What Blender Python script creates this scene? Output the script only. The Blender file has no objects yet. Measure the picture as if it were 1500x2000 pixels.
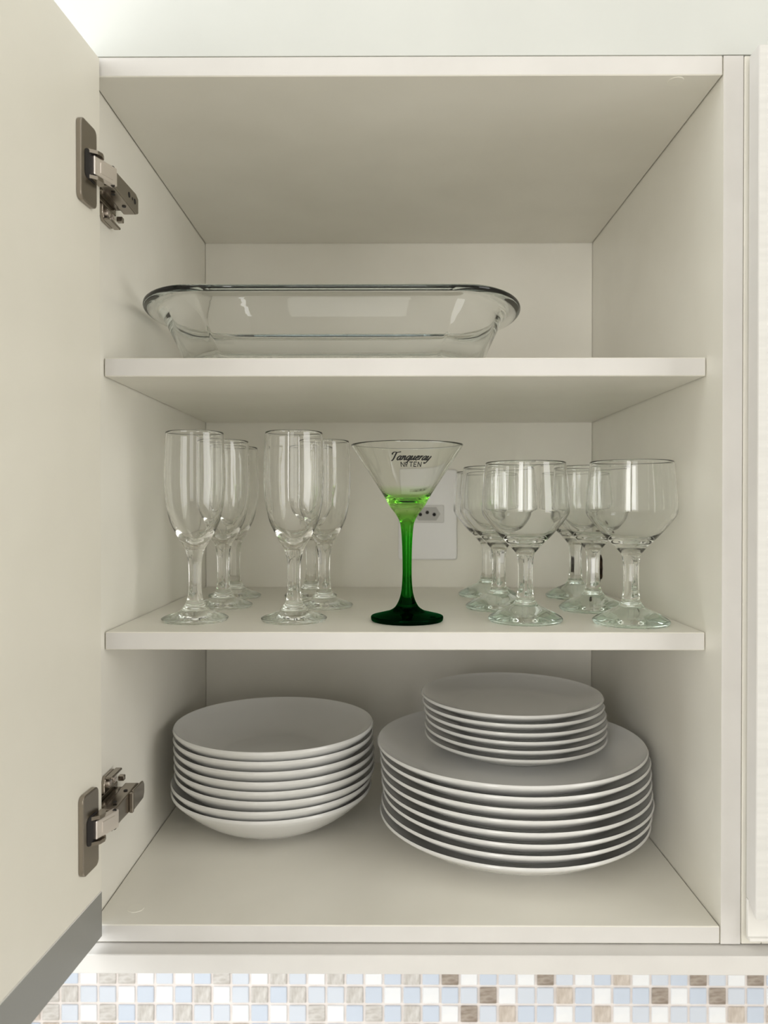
import bpy, bmesh, math, random
from mathutils import Vector, Matrix

random.seed(7)
SC = bpy.context.scene
COL = SC.collection
PI = math.pi
EYE = 1.70          # eye level above the kitchen floor; geometry below is written relative to eye level

# ------------------------------------------------------------------ camera
cam = bpy.data.cameras.new('camera')
cam.sensor_fit = 'VERTICAL'
cam.sensor_height = 36.0
cam.lens = 27.0
cam.clip_start = 0.01
cam.dof.use_dof = True
cam.dof.focus_distance = 0.66
cam.dof.aperture_fstop = 8.0
camo = bpy.data.objects.new('camera', cam)
COL.objects.link(camo)
camo.location = (0, -0.58, EYE)
camo.rotation_euler = (math.radians(90 - 0.458), 0, math.radians(0.306))
SC.camera = camo

# ------------------------------------------------------------------ world, lights, exposure
world = bpy.data.worlds.new('room_light')
SC.world = world
world.use_nodes = True
bgn = world.node_tree.nodes['Background']
bgn.inputs[0].default_value = (1.0, 0.97, 0.92, 1)
bgn.inputs[1].default_value = 0.0

def area(name, loc, target, sx, sz, power, color):
    l = bpy.data.lights.new(name, 'AREA')
    l.shape = 'RECTANGLE'; l.size = sx; l.size_y = sz
    l.energy = power; l.color = color
    o = bpy.data.objects.new(name, l); COL.objects.link(o)
    o.location = Vector(loc) + Vector((0, 0, EYE))
    d = Vector(target) - Vector(loc)
    o.rotation_euler = d.to_track_quat('-Z', 'Y').to_euler()
    return o
# two tall panes of the window behind the photographer, and a window in the wall left of the cabinet
area('window_light', (-0.90, -2.22, 0.10), (-0.90, 0, 0.10), 0.60, 1.35, 38, (1.0, 0.99, 0.965))
area('window_light', (-0.10, -2.22, 0.10), (-0.10, 0, 0.10), 0.55, 1.35, 8, (1.0, 0.99, 0.965))
area('right_window_light', (1.56, -0.95, 0.05), (0.0, -0.95, 0.05), 1.1, 1.40, 36, (1.0, 0.99, 0.965))
area('side_window_light', (-0.62, -0.17, 0.0), (0.0, -0.17, 0.0), 0.34, 1.6, 18, (0.92, 0.97, 1.0))

SC.view_settings.view_transform = 'Standard'
SC.view_settings.look = 'None'
SC.view_settings.gamma = 1.0
SC.view_settings.use_curve_mapping = False
SC.view_settings.exposure = -1.18
SC.cycles.max_bounces = 28
SC.cycles.transmission_bounces = 28
SC.cycles.glossy_bounces = 10
SC.cycles.diffuse_bounces = 6
SC.cycles.blur_glossy = 0.0
SC.cycles.sample_clamp_indirect = 0.0
SC.cycles.caustics_refractive = True
SC.cycles.caustics_reflective = True
SC.cycles.use_denoising = True

# ------------------------------------------------------------------ materials
def mat(name, color, rough=0.5, metal=0.0, spec=0.5, coat=0.0):
    m = bpy.data.materials.new(name); m.use_nodes = True
    b = m.node_tree.nodes['Principled BSDF']
    b.inputs['Base Color'].default_value = (*color, 1)
    b.inputs['Roughness'].default_value = rough
    b.inputs['Metallic'].default_value = metal
    b.inputs['Specular IOR Level'].default_value = spec
    b.inputs['Coat Weight'].default_value = coat
    return m

def speckle(m, c1, c2, scale, detail=4.0, stretch=(1, 1, 1), bump=0.0, lo=0.35, hi=0.65):
    nt = m.node_tree; n = nt.nodes; L = nt.links
    b = n['Principled BSDF']
    tc = n.new('ShaderNodeTexCoord'); mp = n.new('ShaderNodeMapping')
    mp.inputs['Scale'].default_value = stretch
    nz = n.new('ShaderNodeTexNoise'); nz.inputs['Scale'].default_value = scale
    nz.inputs['Detail'].default_value = detail
    cr = n.new('ShaderNodeValToRGB')
    cr.color_ramp.elements[0].position = lo; cr.color_ramp.elements[0].color = (*c1, 1)
    cr.color_ramp.elements[1].position = hi; cr.color_ramp.elements[1].color = (*c2, 1)
    L.new(tc.outputs['Object'], mp.inputs[0]); L.new(mp.outputs[0], nz.inputs['Vector'])
    L.new(nz.outputs['Fac'], cr.inputs[0]); L.new(cr.outputs[0], b.inputs['Base Color'])
    if bump:
        bp = n.new('ShaderNodeBump'); bp.inputs['Strength'].default_value = bump
        bp.inputs['Distance'].default_value = 0.0004
        L.new(nz.outputs['Fac'], bp.inputs['Height']); L.new(bp.outputs[0], b.inputs['Normal'])
    return m

M_MEL = speckle(mat('white_melamine', (.8, .78, .72), .32), (.752, .731, .668), (.782, .761, .698), 14, 3)
M_EDGE = speckle(mat('edge_banding', (.82, .80, .75), .35), (.655, .64, .625), (.685, .67, .655), 22, 2)
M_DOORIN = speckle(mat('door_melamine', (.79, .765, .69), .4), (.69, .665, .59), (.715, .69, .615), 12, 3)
M_DOOROUT = speckle(mat('door_front_grain', (.84, .82, .78), .3), (.665, .66, .645), (.715, .71, .695), 60, 4, (.15, 1, 3), .15)
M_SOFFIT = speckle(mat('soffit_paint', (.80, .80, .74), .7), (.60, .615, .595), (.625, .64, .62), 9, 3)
M_GREY = mat('profile_grey', (.235, .235, .22), .45, 0.0)  # darker tone for the back of the pull profile
M_LIP = mat('profile_white', (.80, .79, .77), .3)
M_GROUT = speckle(mat('grout', (.82, .77, .74), .9), (.80, .745, .715), (.85, .80, .78), 90, 3)
M_NICKEL = mat('nickel_plated_steel', (.33, .295, .255), .22, 1.0)
M_BRIGHT = mat('bright_steel', (.90, .84, .81), .34, 1.0)
M_BLACK = mat('hole_shade_and_pin_black', (.012, .010, .009), .8)  # black pins and rivets, and shade painted in for uncut holes
M_RAW = speckle(mat('shaded_raw_chipboard', (.10, .06, .035), .95), (.02, .012, .008), (.11, .07, .045), 220, 4)
M_PORC = mat('white_porcelain', (.70, .70, .69), .10, 0, .5, .3)
M_PLATE = mat('outlet_plastic', (.80, .79, .80), .35)
M_SOCKET = mat('outlet_module_plastic', (.62, .61, .60), .35)
M_RECESS = mat('outlet_recess_shade', (.42, .41, .40), .45)
M_CAP = mat('screw_cap_plastic', (.78, .76, .69), .3)
M_INK = mat('black_enamel_print', (.008, .008, .008), .4)

def glassmat(name, color, ior=1.5, vol=None):
    m = bpy.data.materials.new(name); m.use_nodes = True
    nt = m.node_tree; n = nt.nodes; n.clear()
    out = n.new('ShaderNodeOutputMaterial'); g = n.new('ShaderNodeBsdfGlass')
    g.inputs['Color'].default_value = (*color, 1)
    g.inputs['Roughness'].default_value = 0.0
    g.inputs['IOR'].default_value = ior
    nt.links.new(g.outputs[0], out.inputs['Surface'])
    if vol:
        v = n.new('ShaderNodeVolumeAbsorption')
        v.inputs['Color'].default_value = (*vol[0], 1); v.inputs['Density'].default_value = vol[1]
        nt.links.new(v.outputs[0], out.inputs['Volume'])
    return m
G_DISH = glassmat('borosilicate_glass', (.995, 1, 1), 1.48, ((.62, .80, .84), 4.5))
G_CLEAR = glassmat('clear_glass', (.998, .999, .997))
G_FOOT = glassmat('clear_foot_glass', (.975, .985, .978))
G_GREENISH = glassmat('pale_green_glass', (.995, .998, .996))
G_GREENFOOT = glassmat('pale_green_foot_glass', (.945, .970, .957))

def green_glass(name, stops, hmax):
    m = glassmat(name, (1, 1, 1))
    nt = m.node_tree; n = nt.nodes; L = nt.links
    g = [x for x in n if x.type == 'BSDF_GLASS'][0]
    tc = n.new('ShaderNodeTexCoord'); sp = n.new('ShaderNodeSeparateXYZ'); mr = n.new('ShaderNodeMapRange')
    mr.inputs['From Min'].default_value = 0; mr.inputs['From Max'].default_value = hmax
    cr = n.new('ShaderNodeValToRGB'); e = cr.color_ramp.elements
    e[0].position = stops[0][0] / hmax; e[0].color = (*stops[0][1], 1)
    e[1].position = stops[-1][0] / hmax; e[1].color = (*stops[-1][1], 1)
    for h, c in stops[1:-1]:
        x = e.new(h / hmax); x.color = (*c, 1)
    L.new(tc.outputs['Object'], sp.inputs[0]); L.new(sp.outputs['Z'], mr.inputs['Value'])
    L.new(mr.outputs[0], cr.inputs[0]); L.new(cr.outputs[0], g.inputs['Color'])
    return m
G_MARTINI = green_glass('clear_to_green_glass', [
    (0.0, (.015, .15, .05)), (.012, (.015, .18, .05)), (.020, (.045, .34, .06)), (.045, (.085, .48, .07)),
    (.072, (.14, .62, .10)), (.086, (.36, .76, .22)), (.095, (.66, .90, .46)), (.108, (.88, .97, .80)), (.118, (.993, .996, .985))], .16)

# ------------------------------------------------------------------ helpers (bodies in eye-level coordinates)
OFF = {}            # root -> location, so that children can be stored relative to their thing
def tag(o, label=None, cat=None, group=None, kind=None):
    if label: o['label'] = label
    if cat: o['category'] = cat
    if group: o['group'] = group
    if kind: o['kind'] = kind
    return o

def root(name, loc, label, cat, group=None):
    o = bpy.data.objects.new(name, None); COL.objects.link(o)
    o.empty_display_size = 0.02
    o.location = loc; OFF[o.name] = Vector(loc)
    return tag(o, label, cat, group)

def finish(name, bm, materials, parent=None, smooth=False, local=False, autosmooth=None):
    bmesh.ops.recalc_face_normals(bm, faces=bm.faces)
    return finish_raw(name, bm, materials, parent, smooth, local, autosmooth)

def finish_raw(name, bm, materials, parent=None, smooth=False, local=False, autosmooth=None):
    if parent is not None and not local:
        off = OFF[parent.name]
        bmesh.ops.translate(bm, verts=bm.verts, vec=-off)
    me = bpy.data.meshes.new(name)
    if smooth:
        for f in bm.faces: f.smooth = True
        if autosmooth:
            for e in bm.edges:
                if len(e.link_faces) == 2 and e.calc_face_angle(0) > autosmooth:
                    e.smooth = False
    bm.to_mesh(me); bm.free()
    for m in (materials if isinstance(materials, (list, tuple)) else [materials]):
        me.materials.append(m)
    o = bpy.data.objects.new(name, me); COL.objects.link(o)
    if parent is not None:
        o.parent = parent
        OFF[o.name] = OFF[parent.name].copy()
    return o

def box(x0, x1, y0, y1, z0, z1, bev=0.0, seg=1, bm=None):
    b = bmesh.new()
    bmesh.ops.create_cube(b, size=1)
    for v in b.verts:
        v.co = Vector(((x0 + x1) / 2 + v.co.x * (x1 - x0), (y0 + y1) / 2 + v.co.y * (y1 - y0), (z0 + z1) / 2 + v.co.z * (z1 - z0)))
    if bev:
        bmesh.ops.bevel(b, geom=list(b.edges), offset=bev, segments=seg, affect='EDGES', profile=0.5)
    return join(bm, b)

def join(bm, b, matrix=None):
    if matrix is not None:
        bmesh.ops.transform(b, matrix=matrix, verts=b.verts)
    if bm is None: return b
    me = bpy.data.meshes.new('tmp'); b.to_mesh(me); b.free()
    bm.from_mesh(me); bpy.data.meshes.remove(me)
    return bm

def prism(poly, depth, axis_matrix, bev=0.0, seg=1, bm=None):
    """polygon in local XY extruded along local Z by depth, then placed by a matrix"""
    b = bmesh.new()
    vs = [b.verts.new((x, y, 0)) for x, y in poly]
    f = b.faces.new(vs)
    r = bmesh.ops.extrude_face_region(b, geom=[f])
    bmesh.ops.translate(b, verts=[v for v in r['geom'] if isinstance(v, bmesh.types.BMVert)], vec=(0, 0, depth))
    bmesh.ops.recalc_face_normals(b, faces=b.faces)
    if bev:
        bmesh.ops.bevel(b, geom=list(b.edges), offset=bev, segments=seg, affect='EDGES', profile=0.5)
    return join(bm, b, axis_matrix)

def rrect(hx, hy, r, n=6, cx=0, cy=0):
    pts = []
    for (sx, sy, a0) in ((1, 1, 0), (-1, 1, 90), (-1, -1, 180), (1, -1, 270)):
        for i in range(n + 1):
            a = math.radians(a0 + 90 * i / n)
            pts.append((cx + sx * (hx - r) + r * math.cos(a), cy + sy * (hy - r) + r * math.sin(a)))
    return pts

def disc(c, normal, r, h, seg=16, bev=0.0, bm=None):
    b = bmesh.new()
    bmesh.ops.create_cone(b, cap_ends=True, segments=seg, radius1=r, radius2=r, depth=h)
    if bev:
        top = [e for e in b.edges if all(v.co.z > 0 for v in e.verts)]
        bmesh.ops.bevel(b, geom=top, offset=bev, segments=2, affect='EDGES')
    q = Vector(normal).to_track_quat('Z', 'Y').to_matrix().to_4x4()
    return join(bm, b, Matrix.Translation(Vector(c) + Vector(normal).normalized() * h / 2) @ q)

def spline(pts, sub=6):
    """Catmull-Rom through profile points"""
    out = []
    n = len(pts)
    for i in range(n - 1):
        p0 = pts[max(i - 1, 0)]; p1 = pts[i]; p2 = pts[i + 1]; p3 = pts[min(i + 2, n - 1)]
        for k in range(sub):
            t = k / sub
            def cr(a, b, c, d):
                return 0.5 * (2 * b + (c - a) * t + (2 * a - 5 * b + 4 * c - d) * t * t + (3 * b - a - 3 * c + d) * t ** 3)
            out.append(tuple(cr(p0[j], p1[j], p2[j], p3[j]) for j in range(len(p1))))
    out.append(tuple(pts[-1]))
    return out

def lathe(prof, seg=64, facet=None, bm=None):
    """profile of (r, h); r = 0 closes on the axis. Written bottom-to-top with the solid on the axis side.
    facet(h) in 0..1 blends the circle towards an eight-sided cross-section"""
    b = bmesh.new() if bm is None else bm
    rings = []
    for r, h in prof:
        if r < 1e-6:
            rings.append([b.verts.new((0, 0, h))]); continue
        w = facet(h) if facet else 0
        ring = []
        for i in range(seg):
            a = 2 * PI * i / seg
            k = 1.0
            if w > 0:
                s = PI / 4
                m = ((a + s / 2) % s) - s / 2
                k = 1 + w * (math.cos(s / 2) / math.cos(m) * 1.035 - 1)
            ring.append(b.verts.new((r * k * math.cos(a), r * k * math.sin(a), h)))
        rings.append(ring)
    for A, B in zip(rings[:-1], rings[1:]):
        if len(A) == 1 and len(B) == 1: continue
        for i in range(seg):
            j = (i + 1) % seg
            if len(A) == 1: b.faces.new((A[0], B[j], B[i]))
            elif len(B) == 1: b.faces.new((A[i], A[j], B[0]))
            else: b.faces.new((A[i], A[j], B[j], B[i]))
    return b

def copy_tree(o, parent=None):
    c = o.copy(); COL.objects.link(c)
    if parent is not None: c.parent = parent
    for ch in list(o.children): copy_tree(ch, c)
    return c

# ------------------------------------------------------------------ the setting
WALL_Y = 0.412
def structure(name, bm, m, smooth=False):
    o = finish(name, bm, m, None, smooth); o['kind'] = 'structure'
    return o
structure('wall_upper', box(-1.1, 1.25, -0.0002, 0.60, 0.3383, 0.95), M_SOFFIT)
wall_back = structure('wall_back', box(-1.1, 1.25, WALL_Y, 0.60, -1.25, -0.3475), M_GROUT)
OFF[wall_back.name] = Vector((0, 0, 0))
structure('trim_1', box(-1.1, 1.25, -0.0144, 0.4115, -0.3469, -0.3326, 0.0006), M_EDGE)

# the rest of the kitchen, behind and beside the photographer
M_WALL = mat('wall_paint', (.76, .74, .69), .8)
M_CEIL = mat('ceiling_paint', (.82, .81, .78), .8)
M_FLOOR = speckle(mat('floor_tile', (.66, .63, .58), .4), (.63, .60, .55), (.69, .66, .61), 5, 4)
structure('wall_front', box(-1.1, 1.6, -2.36, -2.26, -1.70, 0.95), M_WALL)
structure('wall_left', box(-1.2, -1.1, -2.36, 0.60, -1.70, 0.95), M_WALL)
structure('wall_right', box(1.6, 1.7, -2.36, 0.60, -1.70, 0.95), M_WALL)
structure('floor', box(-1.2, 1.7, -2.36, 0.60, -1.75, -1.70), M_FLOOR)
structure('ceiling', box(-1.2, 1.7, -2.36, 0.60, 0.95, 1.0), M_CEIL)
structure('trim_2', box(-1.1, 1.25, -0.22, WALL_Y - .003, -0.83, -0.80, .002), mat('bounce_worktop', (.82, .81, .78), .25))  # unseen worktop, added for the light it bounces up

# mosaic splashback: each tile is its own piece
PX, PZ = 0.0247, 0.0241
T_BLUE = [mat('blue_glass_tile', (.60, .67, .79), .06, 0, .6, .5), mat('pale_blue_glass_tile', (.66, .71, .80), .06, 0, .6, .5)]
T_WHITE = [speckle(mat('white_marble_tile', (.82, .84, .87), .15), (.84, .86, .90), (.89, .90, .92), 40, 5)]
T_GREY = [speckle(mat('grey_vein_tile', (.55, .53, .51), .35), (.50, .47, .44), (.70, .68, .66), 75, 5, (1, 1, 3.2)),
          speckle(mat('grey_vein_upright_tile', (.55, .53, .51), .35), (.50, .47, .44), (.70, .68, .66), 75, 5, (3.2, 1, 1))]
T_BROWN = [speckle(mat('brown_vein_tile', (.36, .31, .26), .35), (.26, .21, .17), (.44, .38, .33), 75, 5, (1, 1, 3.4))]
T_BEIGE = [speckle(mat('beige_vein_tile', (.60, .53, .46), .35), (.50, .43, .37), (.68, .61, .55), 70, 5, (3.0, 1, 1))]
KIND = {'b': T_BLUE, 'w': T_WHITE, 'g': T_GREY, 'r': T_BROWN, 'e': T_BEIGE}
# visible rows, from column -26 to column 11
ROWS = {0: 'w' + 'bwggwbwbgb' + 'wgbwgbwbgbrwbb' + 'wrbwbewbbrbwr',
        1: 'g' + 'gbbwbwbgwb' + 'gbgbbgbwbwbbrw' + 'bbebwbbrwbrbb',
        2: 'g' + 'bwgbgbgbbw' + 'bwbgwbgbgbwrbe' + 'bbwbewbwbbweb'}
tile_mesh = {}
def tile_obj(m):
    if m.name not in tile_mesh:
        b = box(-0.0108, 0.0108, -0.0020, 0.0, -0.0106, 0.0106, 0.0009, 1)
        me = bpy.data.meshes.new('mosaic_tile'); b.to_mesh(me); b.free(); me.materials.append(m)
        tile_mesh[m.name] = me
    o = bpy.data.objects.new('mosaic_tile', tile_mesh[m.name]); COL.objects.link(o)
    o.parent = wall_back
    return o
rng = random.Random(3)
for row in range(-1, 5):
    for col in range(-30, 17):
        i = col + 26
        if row in ROWS and 0 <= i < len(ROWS[row]): ch = ROWS[row][i]
        else: ch = rng.choice('bbbwwgge')
        o = tile_obj(rng.choice(KIND[ch]))
        o.location = (0.1914 + PX * (col + .5), WALL_Y - 0.0002 - rng.random() * .0004 + .0003, -0.6224 + PZ * (0.5 - row))

# the tiles of the wall outside the photograph, joined
all_tiles = T_BLUE + T_WHITE + T_GREY + T_BEIGE
fb = bmesh.new()
for row in range(-11, 8):
    for col in range(-52, 42):
        if -1 <= row < 5 and -30 <= col < 17: continue
        x = 0.1914 + PX * (col + .5); z = -0.6224 + PZ * (0.5 - row)
        if z > -0.362 or z < -0.788: continue
        mi = all_tiles.index(rng.choice(KIND[rng.choice('bbbwwgge')]))
        vs = [fb.verts.new((x + sx * .0108, WALL_Y - d, z + sz * .0106)) for d in (.0019, 0) for sx, sz in ((-1, -1), (1, -1), (1, 1), (-1, 1))]
        for q in ((0, 1, 2, 3), (0, 4, 5, 1), (1, 5, 6, 2), (2, 6, 7, 3), (3, 7, 4, 0)):
            fb.faces.new([vs[i] for i in q]).material_index = mi
ft = finish('mosaic_tiling', fb, all_tiles, wall_back)
ft['kind'] = 'stuff'

# ------------------------------------------------------------------ the open cabinet
XL, XR = -0.2258, 0.2517           # inner faces of the side panels
YB = 0.369                         # front face of the back panel
G = 0.0007                         # joint between boards
cab = root('kitchen_wall_cabinet', (0, 0, -0.3316), 'open white wall cabinet with two shelves and its door swung out left', 'cabinet')
def board(name, *a, m=M_MEL, bev=0.0005):
    b = box(*a, bev)
    for f in b.faces:
        if f.normal.y < -.9 and a[2] < .1: f.material_index = 1
    return finish(name, b, [m, M_EDGE], cab)
board('side_panel', XL - 0.015, XL, 0.0, 0.405, -0.3316, 0.3376)
# right side panel with a ragged hole sawn for a pipe or cable
def panel_with_hole():
    b = bmesh.new()
    outer = [(0.0, -0.3316), (0.405, -0.3316), (0.405, 0.3376), (0.0, 0.3376)]
    hole = []
    r2 = random.Random(11)
    for i in range(22):
        a = 2 * PI * i / 22
        k = 1 + r2.uniform(-.13, .10)
        hole.append((0.335 + 0.0150 * k * math.cos(a), -0.073 + 0.0170 * k * math.sin(a)))
    for x in (XR, XR + 0.0148):
        vo = [b.verts.new((x, y, z)) for y, z in outer]
        vh = [b.verts.new((x, y, z)) for y, z in hole]
        eo = [b.edges.new((vo[i], vo[(i + 1) % 4])) for i in range(4)]
        eh = [b.edges.new((vh[i], vh[(i + 1) % 22])) for i in range(22)]
        bmesh.ops.triangle_fill(b, edges=eo + eh, use_beauty=True)
        if x == XR: A = (vo, vh)
        else: B = (vo, vh)
    for ra, rb in zip(A, B):
        n = len(ra)
        for i in range(n):
            b.faces.new((ra[i], ra[(i + 1) % n], rb[(i + 1) % n], rb[i]))
    return b, hole
pb, hole = panel_with_hole()
for f in pb.faces:
    if f.calc_center_median().y < .0001: f.material_index = 1
right_panel = finish('side_panel', pb, [M_MEL, M_EDGE], cab)
lin = bmesh.new()                   # raw chipboard lining and back, darkened to paint in the hole's shade
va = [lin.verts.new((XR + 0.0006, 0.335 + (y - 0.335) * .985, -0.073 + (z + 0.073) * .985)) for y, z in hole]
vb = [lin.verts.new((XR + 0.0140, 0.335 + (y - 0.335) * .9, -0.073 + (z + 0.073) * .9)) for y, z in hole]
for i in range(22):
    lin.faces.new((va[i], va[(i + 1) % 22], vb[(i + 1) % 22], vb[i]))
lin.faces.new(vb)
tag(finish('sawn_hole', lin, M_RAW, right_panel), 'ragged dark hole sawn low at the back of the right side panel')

top_b = board('top_board', XL + G, XR - G, 0.0, 0.3684, 0.3233, 0.3380, bev=.0007)
bot_b = board('bottom_board', XL + G, XR - G, 0.0, 0.3684, -0.3316, -0.3183, bev=.0007)
board('back_panel', XL + .0003, XR - .0003, YB, YB + 0.010, -0.3310, 0.3366)
board('shelf', XL + G, XR - G, 0.0290, 0.3682, 0.1027, 0.1173, bev=.0007)
board('shelf', XL + G, XR - G, 0.0290, 0.3682, -0.1145, -0.1003, bev=.0007)
tag(finish('screw_cap', disc((-0.1994, 0.0235, -0.3183), (0, 0, 1), .0063, .00045, 28, .0002), M_CAP, bot_b, True, autosmooth=.5), 'round plastic screw cap')
tag(finish('screw_cap', disc((0.2188, 0.0085, 0.3233), (0, 0, -1), .0062, .00045, 28, .0002), M_CAP, top_b, True, autosmooth=.5), 'round plastic screw cap')

def make_door(parent, matrix, width, z_top):
    """local x along the door, local y towards its inner face, z up"""
    P = Matrix(((0, 0, 1, 0), (1, 0, 0, 0), (0, 1, 0, 0), (0, 0, 0, 1)))    # (y,z) polygon extruded along x
    slab = prism([(0, z_top), (-.0155, z_top), (-.0155, -.3040), (-.0034, -.2914), (0, -.2910)], width, P, .0006)
    # the face turned to the room carries the grain, the inner face is plain
    for f in slab.faces:
        if f.normal.y < -.9: f.material_index = 1
    bmesh.ops.transform(slab, matrix=matrix, verts=slab.verts)
    d = finish('door', slab, [M_DOORIN, M_DOOROUT], parent)
    pl = prism([(0, -.2913), (-.0030, -.2913), (-.0030, -.3228), (-.0055, -.3228), (-.0055, -.3256), (0, -.3256)], width, P, .0003)
    for f in pl.faces:
        if f.normal.y < -.5 or abs(f.normal.z) > .5: f.material_index = 1
    bmesh.ops.transform(pl, matrix=matrix, verts=pl.verts)
    tag(finish('pull_profile', pl, [M_GREY, M_LIP], d), 'finger-pull strip along the lower edge, grey on its back')
    return d
ang = math.atan(0.078)
D = Vector((-math.sin(ang), -math.cos(ang), 0)); N = Vector((math.cos(ang), -math.sin(ang), 0))
H = Vector((-0.2164, -0.0025, 0))
DM = Matrix(((D.x, N.x, 0, H.x), (D.y, N.y, 0, H.y), (0, 0, 1, 0), (0, 0, 0, 1)))
make_door(cab, DM, 0.50, 0.3357)

def make_hinge(zc, s):
    """s = +1: the screw wing that shows hangs below the arm; -1: it stands above it"""
    # arm housing along the cabinet side
    b = prism([(-.006, -.0066), (.046, -.0085), (.052, -.0060), (.052, .0062), (.046, .0085), (-.006, .0066)], .0105,
              Matrix.Translation((-0.2155, 0, zc)) @ Matrix(((0, 0, 1, 0), (1, 0, 0, 0), (0, 1, 0, 0), (0, 0, 0, 1))), .0009, 2)
    h = finish('hinge', b, M_NICKEL, cab)
    # oblong cup plate on the door
    P = Matrix(((1, 0, 0, 0), (0, 0, 1, 0), (0, 1, 0, 0), (0, 0, 0, 1)))
    b = prism(rrect(.0123, .0290, .0045, 5, .0253, zc), .0040, DM @ P, .0008, 2)
    cp = finish('cup_plate', b, M_NICKEL, h)
    # cup mouth, its shade painted as a black plate, and the curved bracket
    b = prism(rrect(.0088, .0105, .004, 4, .0235, zc - .001 * s), .0004, DM @ Matrix.Translation((0, .0040, 0)) @ P)
    finish('cup_recess', b, M_BLACK, h)
    b = bmesh.new()
    for k in (-1, 1):
        prof = [(.010, .0), (.0105, .0025), (.0130, .0052), (.0175, .0064), (.0225, .0050), (.0262, .0)]
        join(b, prism(prof, .0026, DM @ Matrix.Translation((0, .0041, zc + (k * .0092) - .0013))))
    finish('cup_bracket', b, M_NICKEL, h)
    # bright link between cup and arm
    q0 = DM @ Vector((.0235, .0052, zc)); q1 = Vector((-.2045, -.0035, zc))
    d = (q1 - q0); L = d.length; ux = d.normalized(); uy = Vector((-ux.y, ux.x, 0)); uz = Vector((0, 0, 1))
    R = Matrix(((ux.x, uy.x, 0, q0.x), (ux.y, uy.y, 0, q0.y), (0, 0, 1, zc), (0, 0, 0, 1)))
    b = box(0, L, -.0020, .0035, -.0068, .0068, .0007, 2)
    box(L * .25, L * .8, -.0024, -.0018, -.0040, .0040, .0003, 1, b)
    bmesh.ops.transform(b, matrix=R, verts=b.verts)
    tag(finish('link_arm', b, M_BRIGHT, h), 'bright steel link')
    b = bmesh.new()
    for k in (-1, 1):
        join(b, disc(Vector(q1) + Vector((-.0008, -.0022, k * .0062)), (0, -1, .0), .0016, .0016, 10))
    finish('link_pin', b, M_BLACK, h)
    # cross-shaped mounting plate screwed to the side panel
    b = box(XL + .0001, XL + .0030, .004, .050, zc - .0085, zc + .0085, .0005)
    box(XL + .0030, XL + .0102, .006, .047, zc - .0052, zc + .0052, .0008, 1, b)
    for k in (-1, 1):
        yz = [(.020, .0085), (.046, .0085), (.046, .0160), (.042, .0215), (.024, .0215), (.020, .0160)]
        prism([(y, k * z) for y, z in yz], .0030, Matrix.Translation((XL + .0001, 0, zc)) @ Matrix(((0, 0, 1, 0), (1, 0, 0, 0), (0, 1, 0, 0), (0, 0, 0, 1))), .0005, 1, b)
        box(XL + .0030, XL + .0085, .022, .045, zc + k * .0205 - .0010, zc + k * .0205 + .0010, .0005, 1, b)
        box(XL + .0030, XL + .0080, .050, .0545, zc + k * .0105 - .0022, zc + k * .0105 + .0022, .0005, 1, b)
    finish('mounting_plate', b, M_NICKEL, h)
    for k in (-1, 1):
        for y in (.028, .039):
            b = disc((XL + .0031, y, zc + k * .0145), (1, 0, 0), .0036, .0022, 16, .0008)
            box(XL + .0052, XL + .0057, y - .0026, y + .0026, zc + k * .0145 - .0005, zc + k * .0145 + .0005, 0, 1, b)
            finish('screw', b, M_BRIGHT, h, True, autosmooth=.5)
    # adjusting slots on the arm's visible face, their shade painted as black discs
    xf = -0.2155 + .0105
    for y, w in ((.029, .0022), (.037, .0012), (.0425, .0022)):
        finish('adjusting_slot', disc((xf - .0003, y, zc + .0008 * s), (1, 0, 0), w, .0005, 14), M_BLACK, h)
    for y in (.006, .030):
        finish('rivet', disc((-0.2095, y, zc - s * .0079), (0, 0, -s), .0016, .0006, 12), M_BLACK, h)
    if s < 0:                        # the lower hinge wears a snap-on cover
        b = prism([(.030, -.0078), (.0535, -.0070), (.0565, -.0030), (.0565, .0040), (.0535, .0076), (.030, .0082)], .0022,
                  Matrix.Translation((xf + .0001, 0, zc)) @ Matrix(((0, 0, 1, 0), (1, 0, 0, 0), (0, 1, 0, 0), (0, 0, 0, 1))), .0008, 2)
        box(xf, xf + .0032, .0245, .0275, zc - .0080, zc + .0080, .0006, 1, b)
        finish('arm_cover', b, M_NICKEL, h)
    return h
tag(make_hinge(0.2455, 1), 'upper nickel-plated concealed hinge')
tag(make_hinge(-0.2352, -1), 'lower nickel-plated concealed hinge with cover')

# ------------------------------------------------------------------ the closed cabinet on the right
cab2 = root('kitchen_wall_cabinet', (0.7, 0, -0.3316), 'closed white wall cabinet at the right edge, its grained door standing proud', 'cabinet')
finish('side_panel', box(0.2673, 0.2823, 0.0, 0.405, -0.3316, 0.3376, .0005), M_MEL, cab2)
finish('cabinet_body', box(0.2825, 1.15, 0.0, 0.405, -0.3316, 0.3376, .0005), M_MEL, cab2)
a2 = math.radians(180.0)
DM2 = Matrix(((-1, 0, 0, 1.145), (0, -1, 0, 0), (0, 0, 1, 0), (0, 0, 0, 1)))
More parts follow.
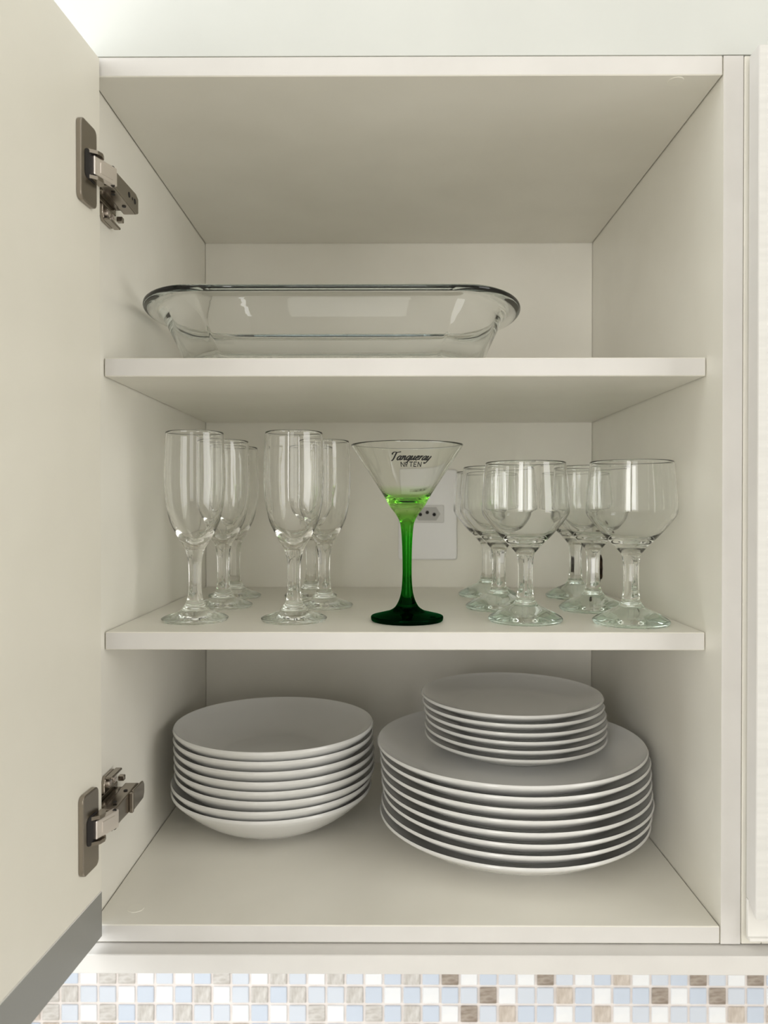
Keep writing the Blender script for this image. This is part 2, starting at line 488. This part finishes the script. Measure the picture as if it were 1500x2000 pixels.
# closed: inner face towards +y, so mirror the local frame through a half turn and flip the thickness
def make_closed_door(parent, x0, x1, yb, z_top):
    P = Matrix(((0, 0, 1, x0), (1, 0, 0, yb), (0, 1, 0, 0), (0, 0, 0, 1)))
    slab = prism([(0, z_top), (-.0155, z_top), (-.0155, -.3040), (-.0034, -.2950), (0, -.2946)], x1 - x0, P, .0006)
    for f in slab.faces:
        if f.normal.y < -.9: f.material_index = 1
    d = finish('door', slab, [M_EDGE, M_DOOROUT], parent)
    pl = prism([(0, -.2951), (-.0030, -.2951), (-.0030, -.3228), (-.0060, -.3228), (-.0060, -.3253), (0, -.3253)], x1 - x0, P, .0003)
    finish('pull_profile', pl, M_LIP, d)
make_closed_door(cab2, 0.2697, 1.149, -0.0022, 0.3357)

# ------------------------------------------------------------------ wall outlet on the back panel
ot = root('wall_outlet', (0.0487, YB, -0.0107), 'white three-pin wall outlet on the cabinet back behind the green martini glass', 'outlet')
P = Matrix(((1, 0, 0, 0), (0, 0, -1, YB - .0001), (0, 1, 0, 0), (0, 0, 0, 1)))
finish('cover_plate', prism(rrect(.0360, .0555, .003, 4, .0487, -.0107), .0055, P, .0014, 2), M_PLATE, ot)
md = finish('socket_module', prism(rrect(.0205, .0108, .0012, 3, .0480, -.0098), .0014, Matrix.Translation((0, -.0056, 0)) @ P, .0004), M_SOCKET, ot)
hexa = [(.0162, 0), (.0110, .0082), (-.0110, .0082), (-.0162, 0), (-.0110, -.0082), (.0110, -.0082)]
finish('socket_recess', prism([(.0480 + x, -.0098 + z) for x, z in hexa], .0003, Matrix.Translation((0, -.0071, 0)) @ P), M_RECESS, md)  # recess is not cut; its shade is painted as a darker grey hexagon
for dx, dz in ((-.0085, -.0008), (0.0, .0018), (.0085, -.0008)):
    finish('pin_hole', disc((.0480 + dx, YB - .0075, -.0098 + dz), (0, -1, 0), .0022, .0003, 14), M_BLACK, md)  # black disc paints the dark inside of an uncut hole

# ------------------------------------------------------------------ glass baking dish on the upper shelf
def make_dish():
    # (half length, half depth, straight half length of the long sides, height, roundness of the ends)
    loops = [(.118, .050, .080, .0004, 1.5), (.129, .060, .090, .0022, 1.25), (.1355, .066, .094, .008, 1.25), (.1425, .0715, .098, .024, 1.25),
             (.1510, .0785, .104, .042, 1.25), (.1570, .0838, .109, .0540, 1.65), (.162, .088, .110, .0572, 1.85), (.168, .094, .111, .0578, 2.0),
             (.1712, .0972, .112, .0588, 2.0), (.1720, .0980, .112, .0604, 2.0), (.1712, .0972, .112, .0620, 2.0), (.168, .094, .111, .0631, 1.95), (.1605, .0868, .110, .0633, 1.75),
             (.1535, .0800, .107, .0600, 1.6), (.1475, .0748, .102, .043, 1.25), (.1395, .0684, .097, .025, 1.25), (.1352, .0648, .093, .0160, 1.25),
             (.1310, .0605, .090, .0112, 1.25), (.123, .053, .085, .0090, 1.5), (.110, .044, .078, .0085, 1.5)]
    loops = spline(loops, 3)
    b = bmesh.new(); rings = []
    for hx, hy, st, h, p in loops:
        quarter = []
        for i in range(17):
            t = i / 16
            u = 1 - (1 - t) ** 1.7 if t > .5 else (t * 2) ** 1.25 * (1 - .5 ** 1.7)
            quarter.append((st + (hx - st) * u, hy * math.sqrt(max(0.0, 1 - u ** p))))
        q1 = list(reversed(quarter))                       # from the end of the dish to its long side
        top = [(st * (1 - .4 * k), hy) for k in range(1, 5)]
        half = q1 + top + [(-x, y) for x, y in quarter]    # far half, right end to left end
        pts = half + [(-x, -y) for x, y in half]
        clean = []
        for p in pts:
            if not clean or abs(p[0] - clean[-1][0]) + abs(p[1] - clean[-1][1]) > 1e-7: clean.append(p)
        if abs(clean[0][0] - clean[-1][0]) + abs(clean[0][1] - clean[-1][1]) < 1e-7: clean.pop()
        rings.append([b.verts.new((x, y, h)) for x, y in clean])
    n = len(rings[0])
    for A, B in zip(rings[:-1], rings[1:]):
        for i in range(n):
            b.faces.new((A[i], A[(i + 1) % n], B[(i + 1) % n], B[i]))
    b.faces.new(list(reversed(rings[0]))); b.faces.new(rings[-1])
    return b
dish = finish('baking_dish', make_dish(), G_DISH, None, True)
dish.location = (-0.0505, 0.140, 0.1174)
tag(dish, 'clear oblong glass baking dish with a wide rolled rim on the upper shelf', 'baking dish')

# ------------------------------------------------------------------ stemware
def stem_glass(name, outer, inner, h_stem, h_foot, mats, facet, foot_r):
    """outer: (r,h) from the foot edge up to the rim; inner: (r,h) from the rim down to the axis"""
    o = bpy.data.objects.new(name, None); COL.objects.link(o); OFF[o.name] = Vector((0, 0, 0))
    o.empty_display_size = .02
    so = spline(outer, 7)
    foot = [p for p in so if p[1] <= h_foot]; stem = [p for p in so if h_foot < p[1] < h_stem]; bowl = [p for p in so if p[1] >= h_stem]
    r_b, r_t = foot[-1], bowl[0]
    bottom = [(0, .0012), (foot_r * .45, .0012), (foot_r * .72, .0009), (foot_r * .86, .0002), (foot_r * .94, 0.0)]
    rim_o, rim_i = bowl[-1], inner[0]
    mid = ((rim_o[0] + rim_i[0]) / 2, rim_o[1] + .0006)
    finish_raw('foot', lathe(bottom + foot, 72, facet), mats[0], o, True, True)
    finish_raw('stem', lathe([r_b] + stem + [r_t], 72, facet), mats[1], o, True, True)
    finish_raw('bowl', lathe(bowl + [mid] + spline(inner, 7), 72, facet), mats[2], o, True, True)
    return o

def bump_facet(lo, hi, soft=.006):
    def f(h):
        t = min((h - lo) / soft, (hi - h) / soft)
        return max(0.0, min(1.0, t))
    return f
SHELF = -0.1002
flute = stem_glass('champagne_flute',
    [(.0276, .0000), (.0286, .0014), (.0285, .0026), (.0255, .0043), (.0190, .0064), (.0132, .0088), (.0118, .0102), (.0106, .0118), (.0092, .0134), (.0078, .0158), (.0068, .0190),
     (.0059, .0270), (.0056, .0380), (.0059, .0480), (.0067, .0555), (.0080, .0605), (.0094, .0640), (.0128, .0690), (.0172, .0775), (.0214, .0870),
     (.0246, .1010), (.0262, .1170), (.0264, .1290), (.0258, .1450), (.0249, .1640)],
    [(.0238, .1640), (.0246, .1450), (.0251, .1290), (.0249, .1170), (.0233, .1020), (.0200, .0895), (.0150, .0800), (.0085, .0725), (.0030, .0692), (0, .0685)],
    .0625, .0165, (G_FOOT, G_CLEAR, G_CLEAR), bump_facet(.0185, .0610), .0286)
goblet = stem_glass('wine_goblet',
    [(.0308, .0000), (.0320, .0015), (.0319, .0032), (.0290, .0055), (.0237, .0084), (.0182, .0110), (.0140, .0130), (.0113, .0145), (.0099, .0162), (.0083, .0185), (.0071, .0230),
     (.0064, .0320), (.0062, .0420), (.0065, .0500), (.0073, .0560), (.0083, .0592), (.0106, .0620), (.0152, .0672), (.0222, .0742), (.0301, .0833), (.0366, .0922),
     (.0377, .0985), (.0373, .1080), (.0361, .1220), (.0345, .1375)],
    [(.0333, .1375), (.0350, .1220), (.0360, .1080), (.0363, .0990), (.0351, .0930), (.0286, .0846), (.0207, .0762), (.0136, .0714), (.0060, .0698), (0, .0695)],
    .0605, .0175, (G_GREENFOOT, G_GREENISH, G_GREENISH), bump_facet(.0200, .0600), .0320)
F_SPOTS = [(-.1693, .672, 'champagne flute at the front left corner of the middle shelf, beside the left wall'),
           (-.1640, .763, 'champagne flute second in the left row, behind the front left flute'),
           (-.1692, .846, 'champagne flute last in the left row, deepest in the left back corner'),
           (-.0824, .672, 'champagne flute at the front of the second row, left of the green martini glass'),
           (-.0636, .763, 'champagne flute second in the row left of the green martini glass'),
           (-.0852, .846, 'champagne flute at the back, behind two others left of the green martini glass')]
G_SPOTS = [(.1195, .669, 'wine goblet at the front, right next to the green martini glass'),
           (.1083, .752, 'wine goblet second in row right of the green martini glass, behind the front one'),
           (.1110, .859, 'wine goblet last in row right of the green martini glass, near the wall outlet'),
           (.2073, .656, 'wine goblet at the front right corner of the middle shelf, beside the right wall'),
           (.1979, .742, 'wine goblet second in the right row, in front of the dark sawn hole'),
           (.2060, .845, 'wine goblet last in the right row, deepest in the right back corner')]
for proto, spots, cat, group, rz in ((flute, F_SPOTS, 'glass', 'champagne flutes on the middle shelf', 11), (goblet, G_SPOTS, 'glass', 'wine goblets on the middle shelf', 5)):
    for i, (x, dep, lab) in enumerate(spots):
        o = proto if i == 0 else copy_tree(proto)
        o.location = (x, dep - .58, SHELF); o.rotation_euler = (0, 0, math.radians(rz + 17 * i))
        tag(o, 'clear ' + lab if cat else lab, cat, group)

mart = stem_glass('martini_glass',
    [(.0306, .0000), (.0314, .0012), (.0314, .0040), (.0285, .0050), (.0215, .0068), (.0160, .0083), (.0112, .0112), (.0085, .0150), (.0064, .0200),
     (.0050, .0265), (.0042, .0360), (.0040, .0457), (.0042, .0600), (.0046, .0700), (.0053, .0793), (.0064, .0860), (.0098, .0927), (.0150, .0995),
     (.0192, .1068), (.0236, .1139), (.0320, .1268), (.0405, .1399), (.0490, .1530)],
    [(.0481, .1530), (.0394, .1399), (.0308, .1268), (.0222, .1143), (.0175, .1085), (.0120, .1045), (.0055, .1028), (0, .1024)],
    .0800, .0150, (G_MARTINI, G_MARTINI, G_MARTINI), None, .0314)
mart.location = (.0166, .6715 - .58, SHELF)
tag(mart, 'martini glass with a clear printed bowl fading into an emerald green stem and foot', 'glass')

# printing fired onto the front of the martini bowl: strokes laid on the cone
def cone_r(h):
    return .0236 + (h - .1139) * (.0490 - .0236) / (.1530 - .1139)
def on_cone(u, h):
    r = cone_r(h) + .00015
    a = u / cone_r(.138)
    return Vector((r * math.sin(a), -r * math.cos(a), h))
def ribbon(b, pts, width, u0, h0, scale, slant, pen=0.0):
    """a stroke of given width; pen > 0 thickens the downstrokes like a broad nib"""
    pts = spline(pts, 5) if len(pts) > 2 else pts
    L = []
    for i, (x, y) in enumerate(pts):
        a = pts[max(i - 1, 0)]; c = pts[min(i + 1, len(pts) - 1)]
        dx, dy = c[0] - a[0] + slant * (c[1] - a[1]), c[1] - a[1]
        n = math.hypot(dx, dy) or 1
        nx, ny = -dy / n, dx / n
        w = width * (1 + pen * (abs(dy) / n - .35))
        px, py = x + slant * y, y
        L.append([on_cone(u0 + scale * (px + s * nx * w / 2), h0 + scale * (py + s * ny * w / 2)) for s in (1, -1)])
    vs = [[b.verts.new(p) for p in pr] for pr in L]
    for A, B in zip(vs[:-1], vs[1:]):
        b.faces.new((A[0], B[0], B[1], A[1]))
GLY = {
 'T': (1.25, [[(-.35, 1.35), (-.30, 1.75), (.10, 1.95), (.7, 1.85), (1.5, 2.0)], [(.55, 1.85), (.48, 1.2), (.40, .5), (.22, 0), (-.12, -.15)]]),
 'a': (1.12, [[(.84, .86), (.5, 1.0), (.12, .62), (.12, .16), (.38, 0), (.72, .40), (.88, .98)], [(.86, .95), (.78, .3), (.90, 0), (1.16, .24)]]),
 'n': (1.15, [[(.02, .75), (.20, 1.0), (.20, .5), (.18, 0)], [(.20, .45), (.52, .98), (.76, .84), (.72, .22), (.86, 0), (1.14, .24)]]),
 'q': (1.12, [[(.84, .86), (.5, 1.0), (.12, .62), (.12, .16), (.38, 0), (.72, .40), (.88, .98)], [(.86, .98), (.82, .2), (.78, -.85)], [(.80, -.3), (1.16, .24)]]),
 'u': (1.15, [[(.0, .74), (.14, 1.0), (.12, .3), (.32, 0), (.68, .42), (.82, 1.0)], [(.82, 1.0), (.76, .28), (.88, 0), (1.14, .24)]]),
 'e': (.92, [[(.10, .42), (.56, .56), (.62, .90), (.34, 1.0), (.09, .44), (.32, 0), (.62, .05), (.92, .28)]]),
 'r': (.85, [[(.02, .75), (.20, 1.0), (.20, .5), (.18, 0)], [(.20, .5), (.46, .98), (.74, .92)]]),
 'y': (1.1, [[(.0, .74), (.14, 1.0), (.12, .3), (.32, 0), (.68, .42), (.84, 1.0)], [(.84, 1.0), (.82, .1), (.62, -.72), (.26, -.78), (.2, -.5)]]),
}
word = 'Tanqueray'
total = sum(GLY[c][0] for c in word)
sc_ = .0330 / (total + .4)
b = bmesh.new(); u = -.0166 + .0028
for c in word:
    w, strokes = GLY[c]
    for st in strokes: ribbon(b, st, .235, u, .1380, sc_, .55, .9)
    u += w * sc_
k = .0039
caps = {'N': (.95, [[(0, 0), (0, 1)], [(0, 1), (.72, 0)], [(.72, 0), (.72, 1)]]), 'o': (.62, [[(.22, .96), (.04, .78), (.06, .50), (.24, .40), (.42, .52), (.44, .80), (.22, .96)], [(.0, .16), (.46, .16)]]),
        ' ': (.28, []), 'T': (1.0, [[(0, .95), (.8, .95)], [(.40, .95), (.40, 0)]]), 'E': (.98, [[(.06, 0), (.06, 1)], [(.0, .95), (.68, .95)], [(.06, .5), (.58, .5)], [(.0, .05), (.68, .05)]])}
line = 'No TEN'
tw = sum(caps[c][0] for c in line)
u = .0030 - tw * k / 2
for c in line:
    w, strokes = caps[c]
    for st in strokes: ribbon(b, st, .17, u, .1326, k, 0)
    u += w * k
tag(finish('printed_lettering', b, M_INK, mart, local=True), 'black script and capital lettering printed on the bowl')
# ------------------------------------------------------------------ crockery
def dish_profile(R, H, well, r_foot, r_flat, t_edge, shape):
    """coupe shape: flat well at height `well`, curving up to the rim at (R, H)"""
    top = [(0, well), (r_flat * .6, well), (r_flat, well)]
    n = 12
    for i in range(1, n + 1):
        t = i / n
        r = r_flat + (R - r_flat) * t
        top.append((r - (.0012 if i == n else 0), well + (H - well) * (t ** shape)))
    under = []
    for i in range(n + 1):
        t = i / n
        r = r_foot + .0022 + (R - r_foot - .0022) * t
        tt = max(0.0, (r - r_flat) / (R - r_flat))
        zt = well + (H - well) * (tt ** shape)
        th = t_edge + (.0046 - t_edge) * (1 - t)
        under.append((r - (.0005 if i == n else 0), zt - th))
    bottom = [(0, well - .0046), (r_foot - .0034, well - .0046), (r_foot - .0024, .0006), (r_foot - .0012, 0), (r_foot + .0010, .0003)]
    return bottom + under + [(R, H - t_edge * .45)] + list(reversed(top))
def crockery(name, args):
    b = lathe(dish_profile(*args), 96)
    return finish(name, b, M_PORC, None, True, autosmooth=1.2)
ORD = ['topmost', 'second from the top', 'third from the top', 'fourth from the top', 'fifth from the top', 'sixth from the top', 'seventh from the top', 'eighth from the top']
def stack(name, args, spacing, z0, dep, centers, ys, cat, group, label, tilts=None):
    proto = None
    n = len(centers)
    for i, cx in enumerate(centers):
        o = crockery(name, args) if proto is None else proto.copy()
        if proto is None: proto = o
        else: COL.objects.link(o)
        o.location = ((cx - 758) * dep / 1500, dep - .58 + ys[i], z0 + (n - 1 - i) * (spacing + .0001))
        o.rotation_euler = (0, 0, i * 1.3)
        tag(o, label.format('bottom' if i == n - 1 else ORD[i]), cat, group)
FL = -0.3182
stack('soup_bowl', (.1000, .0388, .0087, .046, .052, .0034, 1.55), .0087, FL, .775, [536, 536, 537, 538, 538, 538.5, 532, 532], [0, .0008, 0, -.0006, 0, .0004, -.0004, .0006],
      'bowl', 'white bowls stacked at the left', 'white porcelain bowl, {} in the stack at the left')
stack('dinner_plate', (.1270, .0290, .0093, .078, .084, .0025, 1.42), .0093, FL, .737, [995, 1000, 1001, 1002, 1003, 1006, 1003, 1000], [0, .0006, 0, .0004, -.0003, 0, .0005, 0],
      'plate', 'large dinner plates stacked at the right', 'large white dinner plate, {} in the big stack at the right')
stack('dessert_plate', (.0895, .0185, .0077, .050, .055, .0024, 1.5), .0077, FL + 8 * .0094 + .0003, .765, [998, 1000, 1003, 1006, 1005, 1005], [0, .0005, 0, .0004, 0, -.0004],
      'plate', 'small plates stacked on the dinner plates', 'small white dessert plate, {} in the stack resting on the dinner plates')

# ------------------------------------------------------------------ lift everything to eye level
for o in list(SC.objects):
    if o.parent is None and o.type in {'MESH', 'EMPTY'}:
        o.location.z += EYE
